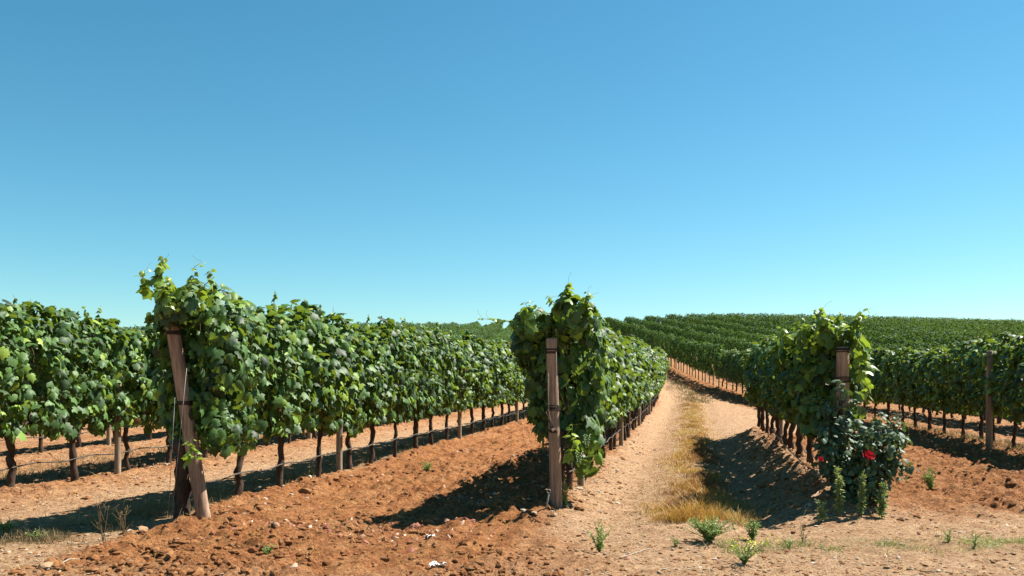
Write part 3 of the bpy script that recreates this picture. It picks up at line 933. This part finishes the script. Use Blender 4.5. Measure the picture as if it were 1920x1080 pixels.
def strip(o, sd, y0, y1, p=1.7, hf=None):
    def f(rs, n):
        u = rs.random(n)
        y = y0 * (y1 / y0) ** (u ** p)
        x = track(y) + o + sd * rs.normal(size=n) * (1 + .25 * np.sin(y))
        hs = np.ones(n) if hf is None else hf(x, y)
        return x, y, hs
    return f
grass_patch('dry_grass', 'golden dry grass growing along the middle of the track', M_DRYGRASS, 36000, strip(.04, .23, 8.6, 36, 1.25, lambda x, y: .6 + .3 * sstep(9.9, 8.8, y)), .04, .16, .0042, 1, 1.2, .0, 1., 1)
grass_patch('dry_grass', 'short straw-coloured grass on the shaded strip left of the leaning post', M_OLIVEGRASS, 15000, strip(-5.75, .25, 7.2, 34, 1.4), .03, .12, .0032, 2, .9)
def front(rs, n):
    x = rs.uniform(1.35, 2.3, n); y = 8.25 + .14 * rs.normal(size=n) + .04 * x
    return x, y, np.ones(n) * (.5 + .6 * vn(x * 3, y * 3, 4))
grass_patch('dry_grass', 'pale straw tuft line across the near end of the track', M_DRYGRASS, 3600, front, .05, .2, .003, 3, .9, .5, 1)
def head(rs, n):
    x = rs.uniform(1.7, 5.2, n); y = 7.15 + .16 * rs.normal(size=n) + .10 * (x - 3)
    return x, y, np.ones(n)
grass_patch('green_grass', 'thin grey-green creeping grass along the headland at lower right', M_WEED, 5200, head, .02, .06, .003, 4, 1.6, 0, .7)
def bit(rs, n):
    x = rs.uniform(-6.5, 6.5, n); y = 6.0 + 6 * rs.random(n) ** 1.3
    return x, y, np.ones(n)
grass_patch('dry_stalks', 'scattered dry straw stalks lying on the soil', M_DRYGRASS, 3800, bit, .03, .12, .0022, 5, 2.2, .4, 1)
grass_patch('olive_grass', 'sparse dry grass under the near rows at right', M_OLIVEGRASS, 9000, strip(5.9, .3, 13, 34, 1.4), .05, .14, .004, 6, 1)
grass_patch('olive_grass', 'sparse dry grass beyond the leftmost near row', M_OLIVEGRASS, 9000, strip(-9.6, .5, 11, 34, 1.4), .05, .13, .004, 7, 1)

grass_patch('green_grass', 'thin greenish grass patches far along the middle of the track', M_OLIVEGRASS, 5000, strip(.25, .4, 36, 50, 1.0), .06, .16, .004, 8, 1)

def weed(pos, h, n_st, spread, label, seed, leaves=40, lsize=.03, flowers=False, mat=None, group='weeds on the bare soil', name='weed', upright=.3):
    rs = np.random.RandomState(seed); st = MB(); lf = MB(); fl = MB()
    root = empty(name, (pos[0], pos[1], gzr(pos[0], pos[1]) - .005))
    tag(root, label, 'weed', group)
    for i in range(n_st):
        a = rs.uniform(0, 6.28); sp = spread * rs.uniform(.2, 1); hh = h * rs.uniform(.55, 1)
        t = np.linspace(0, 1, 6)
        path = np.column_stack([sp * math.cos(a) * t ** 1.2 + .006 * rs.normal(size=6), sp * math.sin(a) * t ** 1.2 + .006 * rs.normal(size=6), hh * t ** (1 - .2 * upright)])
        st.tube(path, np.linspace(.0035, .0012, 6), 5)
        m = leaves; tt = rs.uniform(.08, 1, m)
        PP = np.column_stack([np.interp(tt, t, path[:, j]) for j in range(3)])
        o = unit(rs, m); o[:, 2] = np.abs(o[:, 2]) * .8 + .25
        V, F, A = place_leaves(PP, unit(rs, m) + np.array([0, 0, .7]), o, lsize * rs.uniform(.6, 1.3, m) * (1.25 - .6 * tt), rs.uniform(0, 1, m), LO_V * np.array([.55, 1, 1]), LS_F, rs)
        lf.add(V, F, 0, A)
        if flowers:
            m = 5; PP = path[-1] + .012 * rs.normal(size=(m, 3))
            V, F, A = place_leaves(PP, unit(rs, m) + np.array([0, 0, 1.]), unit(rs, m), np.full(m, .013), rs.uniform(.4, 1, m), LO_V * np.array([1.6, 1, 1]), LS_F, rs)
            fl.add(V, F, 0, A)
    add('stem', st.mesh('stem', [M_WEEDSTEM]), root)
    add('foliage', lf.mesh('foliage', [mat or M_WEED]), root)
    if flowers: add('blossom', fl.mesh('blossom', [M_WEED_YELLOW]), root)
    return root
def gp(x, y): p = px(x, y); return (p.x, p.y)
weed(gp(1125, 1034), .27, 9, .11, 'lone feathery green weed on the sandy soil near the upright post', 1, 38, .030)
weed(gp(1330, 1022), .21, 60, .26, 'broad low bright green weed tuft at the near end of the track', 2, 32, .030)
weed(gp(1411, 1016), .20, 16, .10, 'small green weed just right of the broad tuft', 3, 30, .028)
weed(gp(1395, 1063), .20, 22, .28, 'sprawling weed with tiny yellow flowers at the bottom of the track', 4, 20, .022, True)
weed(gp(1745, 927), .27, 15, .12, 'upright green weed clump alone on the red soil at right', 5, 28, .034)
for i, (x, y, h, lb) in enumerate([(1574, 985, .52, 'tall feathery weed at the left foot of the rose bush'), (1615, 985, .48, 'tall feathery weed in the middle before the rose bush'),
                                   (1653, 983, .46, 'tall feathery weed at the right foot of the rose bush'), (1541, 988, .24, 'short weed left of the rose bush'),
                                   ]):
    weed(gp(x, y + 4), h, 3, .05, lb, 20 + i, 90 if h > .4 else 36, .048, mat=M_WEED_PALE, name='tall_weed', group='tall weeds before the rose bush', upright=1)
weed(gp(1505, 1020), .18, 4, .08, 'wispy brown weed on bare ground left of the rose bush', 30, 12, .02, mat=M_OLIVEGRASS)
weed(gp(1778, 1020), .16, 4, .08, 'wispy weed on the headland at lower right', 31, 14, .025)
weed(gp(1825, 1030), .15, 4, .08, 'rightmost wispy weed on the headland', 32, 14, .025)
weed(gp(500, 1052), .10, 12, .13, 'low grey-green weed on the clods below the leaning post row', 33, 16, .02)
weed(gp(10, 1005), .15, 14, .16, 'low green weed at the left edge of the picture', 34, 22, .03)
weed(gp(70, 1018), .10, 9, .12, 'small green weed beside the grass at lower left', 35, 18, .025)
weed(gp(1060, 968), .30, 9, .06, 'slender dry-green weed against the foot of the upright post', 36, 16, .035, upright=1)
weed(gp(800, 893), .15, 9, .12, 'green weed between the trunks of the sunlit row', 37, 24, .035)
weed(gp(1268, 1030), .08, 7, .06, 'tiny green weed left of the broad tuft', 38, 16, .018)
weed(gp(1480, 1032), .10, 5, .08, 'sparse small weed right of the yellow-flowered one', 39, 12, .02)

# dead twiggy weed at lower left
def dead_weed(p, h, seed, label):
    rs = np.random.RandomState(seed); mb = MB()
    for i in range(3):
        a = rs.uniform(0, 6.28)
        path = [np.array([.05 * math.cos(a) * t * 3 * h, .05 * math.sin(a) * t * 3 * h, h * t * rs.uniform(.97, 1.03)]) for t in np.linspace(0, 1, 7)]
        mb.tube(path, np.linspace(.004, .0015, 7), 5)
        for j in range(5):
            b = path[rs.randint(1, 7)]; d = unit(rs, 1)[0]; d[2] = abs(d[2]) + .3
            mb.tube([b, b + d * .05, b + d * .09 + np.array([0, 0, .02])], [.0022, .0016, .001], 4)
    o = add('dead_weed', mb.mesh('dead_weed', [M_CANE]), None, (p[0], p[1], gzr(*p) - .01))
    tag(o, label, 'weed', 'dead weeds on the left')
dead_weed(gp(193, 1022), .32, 1, 'brown leafless weed skeleton standing in the shadow at lower left')
dead_weed(gp(232, 1015), .22, 5, 'smaller brown twiggy weed right of the taller skeleton')

def stick(pts, r, label, name='stick', mat=M_TWIG):
    mb = MB()
    P = [px(x, y) if z is None else px(x, y, d=z) for x, y, z in pts]
    P = [Vector((q.x, q.y, gzr(q.x, q.y) + r * .7)) if pts[i][2] is None else q for i, q in enumerate(P)]
    rs = np.random.RandomState(len(label))
    Q = []
    for a, b in zip(P[:-1], P[1:]):
        for t in np.linspace(0, 1, 5)[:-1]: Q.append(a.lerp(b, t) + Vector((0, 0, rs.uniform(-.3, .3) * r)))
    Q.append(P[-1])
    mb.tube([tuple(q) for q in Q], np.linspace(r, r * .45, len(Q)), 6, 0, .5, rs, .1)
    return tag(add(name, mb.mesh(name, [mat])), label, 'stick', 'dry sticks on the ground')
stick([(1162, 1051, None), (1190, 1041, None), (1220, 1032, None)], .008, 'pale dry stick lying on the track near its start')
stick([(1448, 806, 9.9), (1468, 832, 9.6), (1498, 862, 9.2), (1522, 880, 9.0)], .009, 'long pale cane sloping in front of the shaded row trunks', 'dry_cane')
stick([(1508, 973, None), (1535, 960, None)], .010, 'short pale stick lying left of the rose bush')
stick([(1700, 1073, None), (1735, 1077, None), (1765, 1079, None)], .006, 'thin dark stick on the headland at lower right', mat=M_CANE)
stick([(88, 1078, None), (130, 1064, None), (165, 1052, None)], .008, 'curved grey twig at lower left corner')
stick([(60, 1074, None), (120, 1078, None), (200, 1068, None)], .006, 'thin dark twig at lower left corner', mat=M_CANE)
stick([(523, 1044, None), (533, 1062, None)], .006, 'tiny pale twig standing among clods at lower left')

# ---------------------------------------------------------------- stones, clods, litter
def ico(sub=1):
    import bmesh
    bm = bmesh.new(); bmesh.ops.create_icosphere(bm, subdivisions=sub, radius=1)
    v = np.array([q.co[:] for q in bm.verts]); f = np.array([[q.index for q in g.verts] for g in bm.faces]); bm.free()
    return v, f
I1V, I1F = ico(1); I2V, I2F = ico(2)

def scatter(name, label, n, sampler, s0, s1, v0, v1, seed, flat=.6, sub=1, sink=.3, power=2.5):
    rs = np.random.RandomState(seed)
    x, y = sampler(rs, n); n = len(x)
    bv, bf = (I1V, I1F) if sub == 1 else (I2V, I2F)
    size = s0 + (s1 - s0) * rs.random(n) ** power
    k = len(bv)
    V = np.broadcast_to(bv, (n, k, 3)) * rs.uniform(.68, 1.25, (n, k, 1))
    a = rs.uniform(0, 6.28, n); c, s = np.cos(a)[:, None], np.sin(a)[:, None]
    sx = rs.uniform(.7, 1.35, (n, 1))
    vx, vy = V[:, :, 0] * sx, V[:, :, 1] / sx
    V = np.stack([vx * c - vy * s, vx * s + vy * c, V[:, :, 2] * flat * rs.uniform(.7, 1.2, (n, 1))], -1) * size[:, None, None]
    V = V + np.column_stack([x, y, zs(x, y) + size * flat * (1 - 2 * sink) * .5])[:, None]
    F = (bf[None] + (np.arange(n) * k)[:, None, None]).reshape(-1, 3)
    var = rs.uniform(v0, v1, n)
    me = mesh_np(name, V.reshape(-1, 3), F, M_STONE, False, None, {'var': np.repeat(var, k)})
    return tag(add(name, me), label, 'stones', kind='stuff')

def samp(y0, y1, keepf, p=1.4):
    def f(rs, n):
        y = y0 * (y1 / y0) ** (rs.random(n) ** p); x = rs.uniform(-.66, .66, n) * y
        k = rs.random(n) < keepf(x, y)
        return x[k], y[k]
    return f
def k_til(x, y):
    t, g = masks(x, y)
    return t * (.15 + .85 * sstep(.35, .7, vn(x * .9, y * .9, 71)))
def k_pal(x, y):
    t, g = masks(x, y)
    return (1 - t) * .5 * (1 - g * .8) * (.2 + .8 * vn(x * 1.3, y * 1.3, 72))
def k_row(x, y):
    r = x - track(y)
    d = rowdist(x, y)
    return np.exp(-((d - .15) / .35) ** 2) * sstep(8, 9, y) * sstep(.3, .6, vn(x, y, 73))
def k_bank(x, y):
    r = x - track(y)
    return np.exp(-((r - 1.15) / .30) ** 2) * sstep(8.6, 9.4, y) * (y < 20.5)
scatter('soil_clods', 'lumpy red brown clods turned up in the tilled soil', 30000, samp(5.9, 17, k_til), .004, .042, .05, .5, 1, .8, 1, .5, 5)
scatter('gravel', 'small pale pebbles scattered over the sandy ground', 42000, samp(5.9, 28, k_pal), .005, .024, .3, 1., 2, .55)
scatter('gravel', 'pale stones gathered along the foot of the vine rows', 20000, samp(8, 34, k_row), .006, .04, .35, 1., 3, .6)
scatter('gravel', 'rocky clods on the bank beside the track', 16000, samp(8.6, 26, k_bank, 1.1), .010, .05, .15, .75, 4, .7)

def litter(n, seed):
    rs = np.random.RandomState(seed)
    def kf(x, y):
        r = x - track(y)
        a = np.exp(-((r + 2.6) / .55) ** 2) + .8 * np.exp(-((r + 3.9) / .45) ** 2) + .02
        return np.clip(a * sstep(7.3, 8.2, y + .5 * vn(x, y, 3)) * sstep(.42, .7, vn(x * 1.4, y * 1.4, 80)) + .004, 0, 1)
    x, y = samp(6, 26, kf, 1.2)(rs, n); n = len(x)
    N = unit(rs, n) * .6 + np.array([0, 0, 1.]); T = unit(rs, n); T[:, 2] *= .2
    P = np.column_stack([x, y, zs(x, y) + .012])
    V, F, A = place_leaves(P, N, T, rs.uniform(.02, .065, n), rs.beta(1.4, 1.6, n), LS_V * np.array([1, 1, 2.2]), LS_F, rs)
    me = mesh_np('leaf_litter', V, F, M_LITTER, True, None, {'var': A})
    tag(add('leaf_litter', me), 'curled pink and brown dead leaves strewn on the tilled furrow', 'dead leaves', kind='stuff')
litter(20000, 6)

def rock(p, s, var, seed, label, flat=.6):
    rs = np.random.RandomState(seed)
    V = I2V * rs.uniform(.85, 1.1, (len(I2V), 1)) * np.array([1.2, .9, flat]) * s
    V = V * (1 + .22 * np.sin(V @ rs.normal(size=3) * 4 / s + seed))[:, None]
    me = mesh_np('stone', V, I2F, M_STONE, False, None, {'var': np.full(len(V), var)})
    o = add('stone', me, None, (p[0], p[1], gzr(*p) + s * flat * .35)); o.rotation_euler = (0, 0, rs.uniform(0, 6))
    tag(o, label, 'stone', 'larger stones on the soil')
for i, (x, y, s, v, lb) in enumerate([
    (572, 934, .07, .5, 'brown stone at the foot of the fourth trunk of the sunlit row'),
    (498, 949, .035, .98, 'bright white stone between two trunks of the sunlit row'),
    (243, 1012, .035, .97, 'white stone lying at the edge of the shadow at lower left'),
    (268, 1014, .045, .75, 'tan stone beside the white stone at lower left'),
    (85, 1073, .05, .8, 'pale stone at the bottom left corner'),
    (100, 1066, .06, .4, 'red brown stone at the bottom left corner'),
    (137, 935, .055, .35, 'red clod near the leftmost near row'),
    (162, 941, .05, .3, 'second red clod near the leftmost near row'),
    (312, 884, .05, .9, 'pale stone seen left of the leaning post beyond its row'),
    (421, 975, .06, .3, 'dark red clod just right of the leaning post base'),
    (1086, 968, .06, .55, 'tan stone right of the upright end post'),
    (1290, 970, .045, 1., 'white stone in the straw at the near end of the track'),
    (1778, 938, .045, .8, 'grey stone on the red soil near the upright weed'),
    (915, 1032, .05, .25, 'dark clod on tilled soil in front of the upright post'),
    (770, 893, .06, .9, 'pale stone on the heap beside the sunlit row trunks')]):
    rock(gp(x, y), s, v, 200 + i, lb)

def scrap(p, label, seed, s=.10, mats=None):
    rs = np.random.RandomState(seed)
    n = 9; g = np.linspace(-1, 1, n)
    X, Y = np.meshgrid(g, g)
    Z = .5 * vn(X * 2 + seed, Y * 2, seed) + .25 * vn(X * 5, Y * 5, seed)
    V = np.stack([X * s * (1 - .3 * Z), Y * s * .7, Z * s * .8 + .0], -1).reshape(-1, 3)
    idx = np.arange(n * n).reshape(n, n)
    F = np.stack([idx[:-1, :-1], idx[:-1, 1:], idx[1:, 1:], idx[1:, :-1]], -1).reshape(-1, 4)
    keep = rs.random(len(F)) > .12
    V2 = V + np.array([0, 0, .004])
    me = mesh_np('scrap', np.vstack([V, V2]), np.vstack([F[keep], F[keep] + len(V)]), mats or M_PAPER, True)
    o = add('litter_scrap', me, None, (p[0], p[1], gzr(*p))); o.rotation_euler = (0, 0, rs.uniform(0, 6))
    tag(o, label, 'litter', 'pale scraps on the ground')
scrap(gp(822, 1068), 'crumpled white scrap lying on the red soil at bottom centre', 1, .07)
scrap(gp(808, 1012), 'pale curled scrap at the edge of the post shadow', 2, .05)
